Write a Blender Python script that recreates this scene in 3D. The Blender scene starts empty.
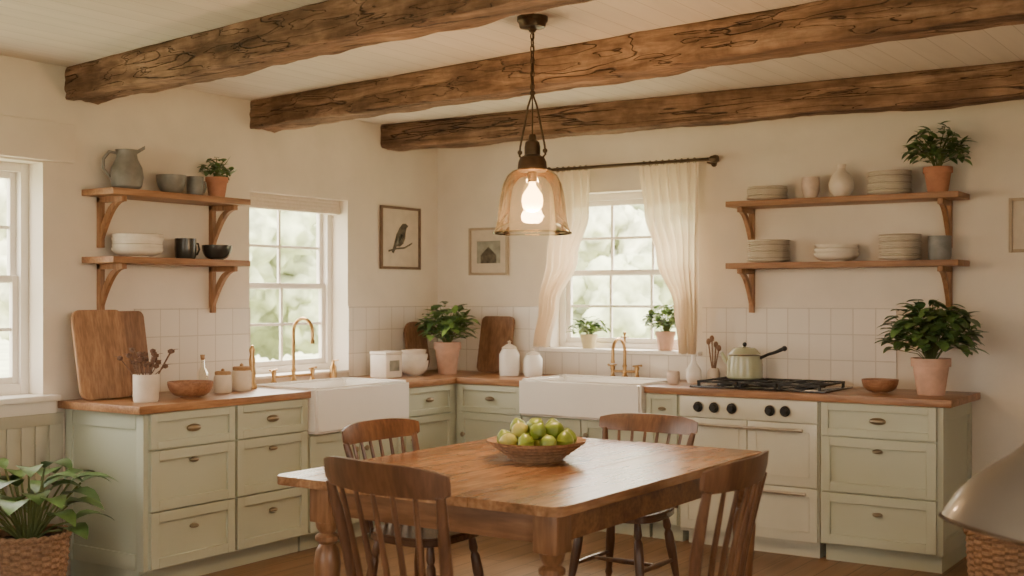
import bpy, bmesh, math, random
from mathutils import Vector, Matrix, noise
random.seed(7)
scene=bpy.context.scene
pi=math.pi
# ------------------------------------------------------------------ materials
def nt(name):
    m=bpy.data.materials.new(name); m.use_nodes=True
    t=m.node_tree; b=t.nodes['Principled BSDF']
    return m,t,b
def N(t,typ,**kw):
    n=t.nodes.new(typ)
    for k,v in kw.items(): setattr(n,k,v)
    return n
def ramp(t,fac,stops):
    r=N(t,'ShaderNodeValToRGB')
    e=r.color_ramp.elements
    while len(e)<len(stops): e.new(0.5)
    for i,(p,c) in enumerate(stops):
        e[i].position=p; e[i].color=(c[0],c[1],c[2],1)
    t.links.new(fac,r.inputs['Fac']); return r
def bump(t,b,h,strength,dist=0.01):
    n=N(t,'ShaderNodeBump'); n.inputs['Strength'].default_value=strength; n.inputs['Distance'].default_value=dist
    t.links.new(h,n.inputs['Height']); t.links.new(n.outputs['Normal'],b.inputs['Normal'])
def plain(name,c,rough=0.5,metal=0,var=0.06,scale=8,bmp=0.0,coat=0,dist=.01):
    m,t,b=nt(name)
    tc=N(t,'ShaderNodeTexCoord'); no=N(t,'ShaderNodeTexNoise'); no.inputs['Scale'].default_value=scale; no.inputs['Detail'].default_value=5
    t.links.new(tc.outputs['Object'],no.inputs['Vector'])
    lo=[x*(1-var) for x in c]; hi=[min(1,x*(1+var)) for x in c]
    r=ramp(t,no.outputs['Fac'],[(0.3,lo),(0.7,hi)])
    t.links.new(r.outputs['Color'],b.inputs['Base Color'])
    b.inputs['Roughness'].default_value=rough; b.inputs['Metallic'].default_value=metal
    b.inputs['Coat Weight'].default_value=coat
    if bmp: bump(t,b,no.outputs['Fac'],bmp,dist)
    return m
def wood(name,stops,axis=0,scale=10,stretch=12,rough=0.45,bmp=0.15,crack=0.0,dist=0.01,wear=0.0):
    m,t,b=nt(name)
    tc=N(t,'ShaderNodeTexCoord'); mp=N(t,'ShaderNodeMapping')
    s=[scale]*3; s[axis]=scale/stretch; mp.inputs['Scale'].default_value=s
    t.links.new(tc.outputs['Object'],mp.inputs['Vector'])
    no=N(t,'ShaderNodeTexNoise'); no.inputs['Scale'].default_value=1; no.inputs['Detail'].default_value=8; no.inputs['Roughness'].default_value=0.62; no.inputs['Distortion'].default_value=0.6
    t.links.new(mp.outputs['Vector'],no.inputs['Vector'])
    r=ramp(t,no.outputs['Fac'],stops)
    n2=N(t,'ShaderNodeTexNoise'); n2.inputs['Scale'].default_value=6; n2.inputs['Detail'].default_value=6
    t.links.new(mp.outputs['Vector'],n2.inputs['Vector'])
    mx=N(t,'ShaderNodeMixRGB',blend_type='MULTIPLY'); mx.inputs['Fac'].default_value=0.5
    r2=ramp(t,n2.outputs['Fac'],[(0.38,(0.5,0.45,0.4)),(0.6,(1,1,1))])
    t.links.new(r.outputs['Color'],mx.inputs['Color1']); t.links.new(r2.outputs['Color'],mx.inputs['Color2'])
    col=mx.outputs['Color']; h=no.outputs['Fac']
    if wear:
        n5=N(t,'ShaderNodeTexNoise'); n5.inputs['Scale'].default_value=2.6; n5.inputs['Detail'].default_value=7; n5.inputs['Roughness'].default_value=.65
        t.links.new(tc.outputs['Object'],n5.inputs['Vector'])
        r5=ramp(t,n5.outputs['Fac'],[(0.36,(0.52,0.43,0.38)),(0.58,(1,1,1))])
        m5=N(t,'ShaderNodeMixRGB',blend_type='MULTIPLY'); m5.inputs['Fac'].default_value=wear
        t.links.new(col,m5.inputs['Color1']); t.links.new(r5.outputs['Color'],m5.inputs['Color2']); col=m5.outputs['Color']
    if crack:
        mp2=N(t,'ShaderNodeMapping'); s2=[11.0]*3; s2[axis]=.55; mp2.inputs['Scale'].default_value=s2
        t.links.new(tc.outputs['Object'],mp2.inputs['Vector'])
        for sc,wd,off in ((0.8,.008,0),(2.1,.009,5)):
            vo=N(t,'ShaderNodeTexNoise'); vo.inputs['Scale'].default_value=sc; vo.inputs['Detail'].default_value=2.5; vo.inputs['Distortion'].default_value=0.0
            ad0=N(t,'ShaderNodeVectorMath',operation='ADD'); ad0.inputs[1].default_value=(off,off,off)
            t.links.new(mp2.outputs['Vector'],ad0.inputs[0]); t.links.new(ad0.outputs[0],vo.inputs['Vector'])
            r3=ramp(t,vo.outputs['Fac'],[(0.0,(1,1,1)),(0.43-wd,(1,1,1)),(0.43,(0.14,0.10,0.08)),(0.43+wd,(1,1,1)),(1.0,(1,1,1))])
            m3=N(t,'ShaderNodeMixRGB',blend_type='MULTIPLY'); m3.inputs['Fac'].default_value=crack
            t.links.new(col,m3.inputs['Color1']); t.links.new(r3.outputs['Color'],m3.inputs['Color2']); col=m3.outputs['Color']
            ad=N(t,'ShaderNodeMath',operation='ADD'); t.links.new(h,ad.inputs[0]); t.links.new(r3.outputs['Color'],ad.inputs[1]); h=ad.outputs[0]
        n4=N(t,'ShaderNodeTexNoise'); n4.inputs['Scale'].default_value=4.5; n4.inputs['Detail'].default_value=8; n4.inputs['Roughness'].default_value=.7
        t.links.new(tc.outputs['Object'],n4.inputs['Vector'])
        r4=ramp(t,n4.outputs['Fac'],[(0.36,(0.40,0.35,0.31)),(0.60,(1,1,1))])
        m4=N(t,'ShaderNodeMixRGB',blend_type='MULTIPLY'); m4.inputs['Fac'].default_value=.75
        t.links.new(col,m4.inputs['Color1']); t.links.new(r4.outputs['Color'],m4.inputs['Color2']); col=m4.outputs['Color']
    t.links.new(col,b.inputs['Base Color']); b.inputs['Roughness'].default_value=rough
    if bmp: bump(t,b,h,bmp,dist)
    return m
def brickmat(name,ua,va,c1,c2,mortar,w,h,ms,rough,offset=0.0,bmp=0.3,grain=None,origin=(0,0)):
    m,t,b=nt(name)
    tc=N(t,'ShaderNodeTexCoord'); sp=N(t,'ShaderNodeSeparateXYZ'); cb=N(t,'ShaderNodeCombineXYZ')
    t.links.new(tc.outputs['Object'],sp.inputs[0])
    ax='XYZ'
    t.links.new(sp.outputs[ax[ua]],cb.inputs[0]); t.links.new(sp.outputs[ax[va]],cb.inputs[1])
    mp=N(t,'ShaderNodeMapping'); mp.inputs['Location'].default_value=(origin[0],origin[1],0)
    t.links.new(cb.outputs[0],mp.inputs['Vector'])
    br=N(t,'ShaderNodeTexBrick',offset=offset,squash=1.0)
    br.inputs['Color1'].default_value=(*c1,1); br.inputs['Color2'].default_value=(*c2,1); br.inputs['Mortar'].default_value=(*mortar,1)
    br.inputs['Scale'].default_value=1; br.inputs['Mortar Size'].default_value=ms; br.inputs['Brick Width'].default_value=w; br.inputs['Row Height'].default_value=h
    br.inputs['Mortar Smooth'].default_value=0.2
    t.links.new(mp.outputs[0],br.inputs['Vector'])
    col=br.outputs['Color']
    if grain:
        mp2=N(t,'ShaderNodeMapping'); mp2.inputs['Scale'].default_value=(grain[0],grain[1],1)
        t.links.new(mp.outputs[0],mp2.inputs['Vector'])
        no=N(t,'ShaderNodeTexNoise'); no.inputs['Detail'].default_value=7; no.inputs['Scale'].default_value=1; no.inputs['Distortion'].default_value=0.7
        t.links.new(mp2.outputs[0],no.inputs['Vector'])
        r=ramp(t,no.outputs['Fac'],[(0.3,(grain[2],)*3),(0.7,(1,1,1))])
        mx=N(t,'ShaderNodeMixRGB',blend_type='MULTIPLY'); mx.inputs['Fac'].default_value=1
        t.links.new(col,mx.inputs['Color1']); t.links.new(r.outputs['Color'],mx.inputs['Color2']); col=mx.outputs['Color']
    t.links.new(col,b.inputs['Base Color']); b.inputs['Roughness'].default_value=rough
    if bmp:
        inv=N(t,'ShaderNodeMath',operation='SUBTRACT'); inv.inputs[0].default_value=1; t.links.new(br.outputs['Fac'],inv.inputs[1])
        bump(t,b,inv.outputs[0],bmp,0.004)
    return m
M={}
M['wall']=plain('plaster_cream',(0.77,0.695,0.595),0.9,var=0.05,scale=3.5,bmp=0.35,dist=.02)
M['ceil']=brickmat('ceiling_boards',1,0,(0.82,0.75,0.665),(0.79,0.72,0.635),(0.62,0.555,0.48),9.0,0.13,0.0025,0.75,0.5,0.25,(1.2,14,0.92))
M['floor']=brickmat('floor_planks',1,0,(0.32,0.18,0.095),(0.26,0.145,0.075),(0.09,0.05,0.03),1.6,0.14,0.003,0.4,0.37,0.3,(1.5,25,0.65))
M['tileB']=brickmat('tile_back',0,2,(0.80,0.735,0.65),(0.76,0.695,0.61),(0.61,0.54,0.46),0.135,0.155,0.003,0.25,0.0,0.5,None,(0,-0.92))
M['tileL']=brickmat('tile_left',1,2,(0.80,0.735,0.65),(0.76,0.695,0.61),(0.61,0.54,0.46),0.135,0.155,0.003,0.25,0.0,0.5,None,(0,-0.92))
M['white']=plain('white_paint',(0.84,0.79,0.72),0.45,var=0.02)
M['sage']=plain('sage_paint',(0.50,0.525,0.415),0.5,var=0.03,scale=3)
M['stove']=plain('stove_enamel',(0.62,0.61,0.51),0.3,var=0.02)
M['wains']=plain('wainscot_paint',(0.48,0.45,0.36),0.55,var=0.04)
M['beam']=wood('beam_wood',[(0.25,(0.10,0.055,0.032)),(0.45,(0.25,0.145,0.085)),(0.6,(0.39,0.24,0.15)),(0.8,(0.54,0.38,0.26))],0,10,11,0.85,1.0,0.85,0.02)
cw=[(0.3,(0.25,0.12,0.056)),(0.5,(0.39,0.20,0.096)),(0.7,(0.50,0.275,0.14))]
M['counter']=wood('butcher_block',cw,0,14,9,0.35,0.05,wear=.4)
M['counterY']=wood('butcher_block_y',cw,1,14,9,0.35,0.05,wear=.4)
sw=[(0.3,(0.24,0.12,0.058)),(0.5,(0.36,0.185,0.09)),(0.7,(0.46,0.255,0.135))]
M['shelfX']=wood('shelf_wood_x',sw,0,12,10,0.5,0.1)
M['shelfY']=wood('shelf_wood_y',sw,1,12,10,0.5,0.1)
M['bracket']=wood('bracket_wood',sw,2,12,8,0.5,0.1)
M['table']=wood('table_wood',[(0.28,(0.21,0.098,0.045)),(0.48,(0.40,0.215,0.108)),(0.62,(0.50,0.29,0.155)),(0.8,(0.60,0.385,0.225))],1,9,10,0.25,0.06,wear=.8)
M['tleg']=wood('table_leg_wood',[(0.3,(0.17,0.078,0.036)),(0.7,(0.38,0.20,0.10))],2,10,8,0.35,0.05,wear=.5)
M['apron']=wood('table_apron_wood',[(0.3,(0.15,0.068,0.032)),(0.7,(0.33,0.17,0.083))],0,10,8,0.4,0.05,wear=.5)
M['chair']=wood('chair_wood',[(0.3,(0.075,0.034,0.019)),(0.55,(0.155,0.074,0.038)),(0.8,(0.26,0.135,0.07))],2,12,8,0.3,0.05)
M['seat']=wood('seat_wood',[(0.3,(0.075,0.036,0.022)),(0.7,(0.19,0.095,0.052))],1,10,8,0.25,0.05)
M['board1']=wood('board_oak',[(0.3,(0.27,0.135,0.065)),(0.7,(0.47,0.265,0.14))],2,14,9,0.5,0.08)
M['board2']=wood('board_walnut',[(0.3,(0.17,0.08,0.04)),(0.7,(0.33,0.175,0.09))],2,14,9,0.5,0.08)
M['bowlwood']=wood('bowl_wood',[(0.3,(0.27,0.12,0.06)),(0.7,(0.43,0.215,0.11))],0,16,5,0.45,0.08)
M['brass']=plain('aged_brass',(0.46,0.29,0.13),0.3,1.0,var=0.15,scale=20)
M['pewter']=plain('antique_nickel',(0.34,0.28,0.20),0.35,1.0,var=0.1,scale=20)
M['bronze']=plain('dark_bronze',(0.10,0.065,0.04),0.42,0.85,var=0.2,scale=20)
M['iron']=plain('cast_iron',(0.02,0.02,0.02),0.45,0.4)
M['blackglass']=plain('black_hob_glass',(0.012,0.012,0.013),0.12,0)
M['steel']=plain('steel',(0.6,0.57,0.52),0.28,1.0)
M['porc']=plain('white_fireclay',(0.90,0.87,0.82),0.12,var=0.01,coat=0.4)
M['cream']=plain('cream_stoneware',(0.74,0.65,0.54),0.4,var=0.06,scale=18)
M['plate']=plain('plate_glaze',(0.80,0.73,0.62),0.3,var=0.05,scale=25)
M['platerim']=plain('plate_rim_tan',(0.50,0.42,0.33),0.4)
M['grey']=plain('grey_glaze',(0.20,0.19,0.17),0.4,var=0.2,scale=20)
M['dark']=plain('dark_glaze',(0.04,0.04,0.038),0.25,var=0.2)
M['bluegrey']=plain('bluegrey_glaze',(0.20,0.205,0.20),0.4,var=0.2,scale=20)
M['pink']=plain('pale_clay_glaze',(0.68,0.55,0.46),0.45,var=0.1,scale=25)
M['terra']=plain('terracotta',(0.46,0.21,0.125),0.85,var=0.12,scale=18,bmp=0.1)
M['terrapale']=plain('terracotta_pale',(0.62,0.39,0.29),0.85,var=0.14,scale=14,bmp=0.1)
M['yellowpot']=plain('ochre_pot',(0.66,0.55,0.32),0.6)
M['soil']=plain('soil',(0.035,0.022,0.014),0.95,var=0.4,scale=60,bmp=0.5)
M['leaf']=plain('leaf_green',(0.115,0.21,0.06),0.42,var=0.45,scale=14)
M['leafdk']=plain('leaf_dark',(0.065,0.13,0.042),0.38,var=0.4,scale=14)
M['leaflt']=plain('leaf_light',(0.22,0.36,0.09),0.5,var=0.4,scale=14)
M['stem']=plain('stem',(0.12,0.15,0.05),0.7)
M['dried']=plain('dried_flower',(0.16,0.09,0.06),0.9,var=0.4,scale=60)
M['lime']=plain('lime_skin',(0.22,0.30,0.05),0.3,var=0.4,scale=14,bmp=0.05)
M['lemon']=plain('yellow_green_skin',(0.46,0.44,0.11),0.3,var=0.2,scale=14)
M['kettle']=plain('sage_enamel',(0.46,0.48,0.32),0.25,var=0.03,coat=0.3)
M['wicker']=plain('wicker',(0.29,0.17,0.095),0.75,var=0.35,scale=50,bmp=0.5)
M['shade']=plain('grey_lamp_enamel',(0.17,0.145,0.12),0.38,0.2,var=0.05,coat=0.25)
M['frame']=plain('picture_frame_dark',(0.16,0.10,0.06),0.5,var=0.2,scale=20)
M['framel']=plain('picture_frame_light',(0.42,0.33,0.23),0.5)
M['paper']=plain('art_paper',(0.60,0.52,0.42),0.8,var=0.08,scale=12)
M['ink']=plain('art_ink',(0.10,0.085,0.06),0.8,var=0.5,scale=30)
M['inkg']=plain('art_grey',(0.30,0.29,0.23),0.8,var=0.3,scale=15)
M['linen']=plain('blind_linen',(0.72,0.63,0.53),0.9,var=0.05,scale=60,bmp=0.1)
M['cork']=plain('cork',(0.40,0.24,0.12),0.9,var=0.2,scale=60)
M['grass']=plain('meadow',(0.50,0.53,0.34),0.9,var=0.3,scale=.8)
M['tree1']=plain('tree_leaves',(0.42,0.46,0.29),0.9,var=0.45,scale=3.0)
M['tree2']=plain('tree_leaves_light',(0.56,0.58,0.41),0.9,var=0.4,scale=3.2)
# curtain
m,t,b=nt('sheer_linen'); t.nodes.remove(b)
out=t.nodes['Material Output']; d=N(t,'ShaderNodeBsdfDiffuse'); tr=N(t,'ShaderNodeBsdfTranslucent'); tp=N(t,'ShaderNodeBsdfTransparent')
d.inputs['Color'].default_value=(0.86,0.76,0.63,1); tr.inputs['Color'].default_value=(0.84,0.69,0.50,1); tp.inputs['Color'].default_value=(1,0.94,0.84,1)
a=N(t,'ShaderNodeMixShader'); a.inputs[0].default_value=0.36; c=N(t,'ShaderNodeMixShader'); c.inputs[0].default_value=0.06
t.links.new(d.outputs[0],a.inputs[1]); t.links.new(tr.outputs[0],a.inputs[2]); t.links.new(a.outputs[0],c.inputs[1]); t.links.new(tp.outputs[0],c.inputs[2]); t.links.new(c.outputs[0],out.inputs['Surface'])
M['curtain']=m
def glass(name,col,k,haze=0.0):
    m,t,b=nt(name); t.nodes.remove(b); out=t.nodes['Material Output']
    tp=N(t,'ShaderNodeBsdfTransparent')
    lw=N(t,'ShaderNodeLayerWeight'); lw.inputs['Blend'].default_value=k
    tint=N(t,'ShaderNodeMixRGB'); tint.inputs['Color1'].default_value=(*col,1); tint.inputs['Color2'].default_value=(col[0]*.80,col[1]*.68,col[2]*.48,1) if haze else (*col,1)
    t.links.new(lw.outputs['Facing'],tint.inputs['Fac']); t.links.new(tint.outputs['Color'],tp.inputs['Color'])
    g=N(t,'ShaderNodeBsdfGlossy'); g.inputs['Roughness'].default_value=0.06; g.inputs['Color'].default_value=(1,0.95,0.86,1)
    fr=N(t,'ShaderNodeFresnel'); fr.inputs['IOR'].default_value=1.5
    mx=N(t,'ShaderNodeMixShader'); t.links.new(fr.outputs[0],mx.inputs[0]); t.links.new(tp.outputs[0],mx.inputs[1]); t.links.new(g.outputs[0],mx.inputs[2])
    o=mx.outputs[0]
    if haze:
        tc=N(t,'ShaderNodeTexCoord'); no=N(t,'ShaderNodeTexNoise'); no.inputs['Scale'].default_value=60; t.links.new(tc.outputs['Object'],no.inputs['Vector'])
        mr=N(t,'ShaderNodeMapRange'); mr.inputs['From Min'].default_value=.35; mr.inputs['From Max'].default_value=.7; mr.inputs['To Min'].default_value=haze*.4; mr.inputs['To Max'].default_value=haze*1.9
        t.links.new(no.outputs['Fac'],mr.inputs['Value'])
        df=N(t,'ShaderNodeBsdfTranslucent'); df.inputs['Color'].default_value=(1,0.80,0.52,1)
        m2=N(t,'ShaderNodeMixShader'); t.links.new(mr.outputs[0],m2.inputs[0]); t.links.new(o,m2.inputs[1]); t.links.new(df.outputs[0],m2.inputs[2]); o=m2.outputs[0]
    t.links.new(o,out.inputs['Surface'])
    return m
M['glass']=glass('seeded_pendant_glass',(0.985,0.95,0.88),0.35,0.009)
M['clear']=glass('clear_glass',(0.93,0.93,0.88),0.25)
m,t,b=nt('bulb_glow'); b.inputs['Emission Color'].default_value=(1,0.56,0.20,1); b.inputs['Emission Strength'].default_value=16; b.inputs['Base Color'].default_value=(1,0.8,0.5,1); M['bulb']=m

# ------------------------------------------------------------------ builder
class B:
    def __init__(s): s.bm=bmesh.new(); s.m=[]
    def add(s,tmp,mat,T=None):
        mat=M[mat]
        if mat not in s.m: s.m.append(mat)
        i=s.m.index(mat)
        for f in tmp.faces: f.material_index=i; f.smooth=True
        if T is not None: bmesh.ops.transform(tmp,matrix=T,verts=tmp.verts)
        me=bpy.data.meshes.new('t'); tmp.to_mesh(me); tmp.free(); s.bm.from_mesh(me); bpy.data.meshes.remove(me)
        return s
    def box(s,lo,hi,mat,bev=0.0,T=None,seg=2):
        t=bmesh.new(); bmesh.ops.create_cube(t,size=1)
        for v in t.verts: v.co=Vector([lo[k]+(v.co[k]+.5)*(hi[k]-lo[k]) for k in range(3)])
        if bev: bmesh.ops.bevel(t,geom=t.edges[:],offset=bev,segments=seg,affect='EDGES',profile=0.6)
        return s.add(t,mat,T)
    def lathe(s,prof,mat,c=(0,0,0),seg=32,T=None,sx=1,sy=1):
        t=bmesh.new(); rings=[]
        for r,z in prof:
            if r<1e-5: rings.append([t.verts.new((0,0,z))])
            else: rings.append([t.verts.new((r*sx*math.cos(2*pi*i/seg),r*sy*math.sin(2*pi*i/seg),z)) for i in range(seg)])
        for a,b in zip(rings,rings[1:]):
            for i in range(seg):
                j=(i+1)%seg
                if len(a)==1 and len(b)==1: break
                if len(a)==1: t.faces.new((a[0],b[j],b[i]))
                elif len(b)==1: t.faces.new((a[i],a[j],b[0]))
                else: t.faces.new((a[i],a[j],b[j],b[i]))
        bmesh.ops.recalc_face_normals(t,faces=t.faces)
        X=Matrix.Translation(c)
        if T is not None: X=X@T
        return s.add(t,mat,X)
    def tube(s,pts,r,mat,seg=10,cap=True,T=None):
        pts=[Vector(p) for p in pts]; n=len(pts)
        if not isinstance(r,(list,tuple)): r=[r]*n
        t=bmesh.new(); rings=[]; ref=None
        for i,p in enumerate(pts):
            d=(pts[min(i+1,n-1)]-pts[max(i-1,0)]).normalized()
            if ref is None:
                ref=Vector((0,0,1)) if abs(d.z)<0.9 else Vector((1,0,0))
            u=(ref-d*ref.dot(d)).normalized(); w=d.cross(u); ref=u
            rings.append([t.verts.new(p+(u*math.cos(2*pi*k/seg)+w*math.sin(2*pi*k/seg))*r[i]) for k in range(seg)])
        for a,b in zip(rings,rings[1:]):
            for k in range(seg):
                j=(k+1)%seg; t.faces.new((a[k],a[j],b[j],b[k]))
        if cap: t.faces.new(rings[0][::-1]); t.faces.new(rings[-1])
        bmesh.ops.recalc_face_normals(t,faces=t.faces)
        return s.add(t,mat,T)
    def prism(s,pts,vec,mat,bev=0.0,T=None):
        t=bmesh.new(); vec=Vector(vec)
        f=t.faces.new([t.verts.new(p) for p in pts])
        e=bmesh.ops.extrude_face_region(t,geom=[f])
        bmesh.ops.translate(t,vec=vec,verts=[v for v in e['geom'] if isinstance(v,bmesh.types.BMVert)])
        bmesh.ops.recalc_face_normals(t,faces=t.faces)
        if bev:
            ed=[x for x in t.edges if len(x.link_faces)==2 and x.calc_face_angle()>0.7]
            bmesh.ops.bevel(t,geom=ed,offset=bev,segments=2,affect='EDGES')
        return s.add(t,mat,T)
    def ball(s,c,r,mat,sc=(1,1,1),sub=3,T=None):
        t=bmesh.new(); bmesh.ops.create_icosphere(t,subdivisions=sub,radius=r)
        X=Matrix.Translation(c)
        if T is not None: X=X@T
        X=X@Matrix.Diagonal((*sc,1))
        return s.add(t,mat,X)
    def leaf(s,base,dirv,L,W,mat,droop=0.3,up=Vector((0,0,1))):
        t=bmesh.new(); d=Vector(dirv).normalized(); side=d.cross(up)
        if side.length<1e-3: side=Vector((1,0,0))
        side.normalize(); n=side.cross(d)
        base=Vector(base); prof=[(0,0.05),(0.12,.55),(0.28,0.9),(0.48,1.0),(0.7,0.78),(0.87,.42),(1,0.02)]
        rows=[]
        for a,w in prof:
            c=base+d*L*a-Vector((0,0,1))*droop*L*a*a
            rows.append([t.verts.new(c-side*W*.5*w+n*W*.12*w),t.verts.new(c),t.verts.new(c+side*W*.5*w+n*W*.12*w)])
        for a,b in zip(rows,rows[1:]):
            t.faces.new((a[0],a[1],b[1],b[0])); t.faces.new((a[1],a[2],b[2],b[1]))
        return s.add(t,mat)
    def done(s,name,loc=(0,0,0),rz=0.0,ang=35):
        bm=s.bm
        bm.normal_update()
        for e in bm.edges:
            if len(e.link_faces)==2 and e.calc_face_angle(0)>math.radians(ang): e.smooth=False
        me=bpy.data.meshes.new(name); bm.to_mesh(me); bm.free()
        for m in s.m: me.materials.append(m)
        o=bpy.data.objects.new(name,me); scene.collection.objects.link(o)
        o.location=loc; o.rotation_euler=(0,0,rz)
        return o
def arc(c,r,a0,a1,n,u,v):
    c=Vector(c);u=Vector(u);v=Vector(v)
    return [c+u*r*math.cos(a0+(a1-a0)*i/n)+v*r*math.sin(a0+(a1-a0)*i/n) for i in range(n+1)]

# ------------------------------------------------------------------ room
H=2.65
def wall(name,axis,lo,hi,a0,a1,opens,mat='wall'):
    b=B()
    def bx(u0,u1,z0,z1):
        if u1-u0<1e-4 or z1-z0<1e-4: return
        if axis==0: b.box((lo,u0,z0),(hi,u1,z1),mat)
        else: b.box((u0,lo,z0),(u1,hi,z1),mat)
    cur=a0
    for (u0,u1,z0,z1) in sorted(opens):
        bx(cur,u0,0,H); bx(u0,u1,0,z0); bx(u0,u1,z1,H); cur=u1
    bx(cur,a1,0,H)
    return b.done(name)
RX=6.8; FY=-8.6
W2=(-1.88,-0.99,0.95,2.10); W1=(-4.55,-3.31,0.95,2.14); W3=(0.98,2.08,1.08,2.16)
wall('wall_left',0,-.22,0,FY,0.22,[W2,W1])
wall('wall_back',1,0,.22,0,RX,[W3])
wall('wall_right',0,RX,RX+.22,FY,0.22,[(-6.6,-4.6,0.9,2.2)])  # opening added in the unseen wall to let light in
wall('wall_front',1,FY-.22,FY,-.22,RX+.22,[(1.5,3.6,0.9,2.2)])  # unseen wall behind the camera, its opening added for light
B().box((-.22,FY-.22,-.1),(RX+.22,.22,0),'floor').done('floor')
B().box((-.22,FY-.22,H),(RX+.22,.22,H+.15),'ceil').done('ceiling')

def window(name,axis,pos,u0,u1,z0,z1,cols,depthsign):
    b=B()
    def bx(a0,a1,zz0,zz1,d0,d1,mat='white',bev=0.004):
        x0,x1=sorted((pos+d0*depthsign,pos+d1*depthsign))
        if axis==0: b.box((x0,a0,zz0),(x1,a1,zz1),mat,bev)
        else: b.box((a0,x0,zz0),(a1,x1,zz1),mat,bev)
    f=.045
    bx(u0,u0+f,z0,z1,-.03,.05); bx(u1-f,u1,z0,z1,-.03,.05)
    bx(u0+f,u1-f,z1-f,z1,-.03,.05); bx(u0+f,u1-f,z0,z0+f+.015,-.03,.05)
    zm=(z0+z1)/2; s=.035
    for (a,c,dd) in ((z0+f+.015,zm+.02,0.0),(zm-.02,z1-f,-.02)):
        bx(u0+f,u0+f+s,a,c,dd,dd+.03); bx(u1-f-s,u1-f,a,c,dd,dd+.03)
        bx(u0+f+s,u1-f-s,a,a+s,dd,dd+.03); bx(u0+f+s,u1-f-s,c-s,c,dd,dd+.03)
        iu0=u0+f+s; iu1=u1-f-s
        for k in range(1,cols):
            uu=iu0+(iu1-iu0)*k/cols; bx(uu-.009,uu+.009,a+s,c-s,dd+.005,dd+.022,bev=.002)
        hz=(a+c)/2; bx(iu0,iu1,hz-.009,hz+.009,dd+.006,dd+.021,bev=.002)
    return b.done(name)
window('window_1',0,-.17,W1[0],W1[1],W1[2],W1[3],3,1)
window('window_2',0,-.19,W2[0],W2[1],W2[2],W2[3],2,1)
window('window_3',1,.17,W3[0],W3[1],W3[2],W3[3],3,-1)
window('fill_window_right',0,RX+.12,-6.6,-4.6,.9,2.2,3,-1)  # made-up window out of view, put in for extra daylight
window('fill_window_front',1,FY-.12,1.5,3.6,.9,2.2,3,1)  # another unseen window, added to bring in sky light
B().box((-.14,-1.879,.95),(.02,-.991,.968),'white',.004).done('trim_window_sill')
B().box((.93,-.07,1.08),(2.13,.12,1.105),'white',.006).box((.98,-.0,1.0),(2.08,.0+.001,1.08),'white').done('trim_window_ledge')
B().box((0.0,-4.9,2.15),(.035,-3.14,2.35),'wall',.008).done('trim_lintel')
b=B().box((-.12,-5.2,.925),(.07,-3.25,.955),'white',.006).box((0.0,-5.2,.86),(.03,-3.25,.925),'white',.004)
b.done('trim_sill_board')
b=B(); b.box((0,-8.5,0.0),(.012,-3.20,.86),'wains')
y=-3.21
while y>-6.4:
    b.box((.012,y-.075,.14),(.02,y-.004,.82),'wains',.003); y-=.08
b.box((.012,-8.5,0),(.03,-3.21,.13),'wains',.004).box((.012,-8.5,.80),(.028,-3.21,.86),'wains',.004)
b.done('trim_wainscot')
B().box((3.80,-.018,0),(RX,0,.13),'white',.004).done('baseboard_back')
B().box((RX-.018,FY,0),(RX,-.02,.13),'white',.004).done('baseboard_right')
B().box((0.0,-.008,.92),(.93,0,1.39),'tileB').box((.93,-.008,.92),(2.13,0,1.079),'tileB').box((2.13,-.008,.92),(3.36,0,1.39),'tileB').done('trim_backsplash_back')
B().box((0,-2.74,.92),(.008,-1.88,1.39),'tileL').box((0,-.99,.92),(.008,-.01,1.39),'tileL').done('trim_backsplash_left')

# beams
def beam(p0,p1,w,h,seed):
    n=170; t=bmesh.new(); p0=Vector(p0);p1=Vector(p1); d=(p1-p0).normalized(); s=Vector((d.y,-d.x,0))
    per=[]
    c=.008
    pts=[]
    for (a,bz) in [(-1,-1),(1,-1),(1,1),(-1,1)]: pts.append((a*w/2,bz*h/2))
    for k in range(4):
        A=pts[k];Bq=pts[(k+1)%4]
        L=math.hypot(Bq[0]-A[0],Bq[1]-A[1])
        for j in range(9):
            f=(c+(L-2*c)*j/8)/L; per.append((A[0]+(Bq[0]-A[0])*f,A[1]+(Bq[1]-A[1])*f))
    rings=[]
    for i in range(n+1):
        ctr=p0+(p1-p0)*(i/n); ring=[]
        wob=noise.noise(Vector((i*.05,seed,0)))*.010
        for (a,z) in per:
            top=z>h/2-.001
            v=ctr+s*a+Vector((0,0,z))
            dn=noise.noise(Vector((v.x*1.8,v.y*7+seed,v.z*7)))*.012+noise.noise(Vector((v.x*3.5,v.y*30,v.z*30+seed)))*.012+noise.noise(Vector((v.x*12,v.y*14,v.z*14+seed)))*.007
            o=(s*a+Vector((0,0,z))).normalized()*dn
            if top: o.z=0
            v+=o+ (Vector((0,0,wob)) if z<0 else Vector())
            if top: v.z=ctr.z+h/2
            ring.append(t.verts.new(v))
        rings.append(ring)
    m_=len(per)
    for a,b_ in zip(rings,rings[1:]):
        for k in range(m_):
            j=(k+1)%m_; t.faces.new((a[k],a[j],b_[j],b_[k]))
    t.faces.new(rings[0][::-1]); t.faces.new(rings[-1]); bmesh.ops.recalc_face_normals(t,faces=t.faces)
    q=B(); q.add(t,'beam'); q.done('ceiling_beam',ang=50)
hb=.17; zc=H-hb/2
beam((0.0,-3.08,zc),(RX,-4.04,zc),.2,hb,1)
beam((0.0,-1.78,zc),(RX,-2.65,zc),.2,hb,5)
beam((0.0,-.55,zc),(RX,-.45,zc),.2,hb,9)

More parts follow.
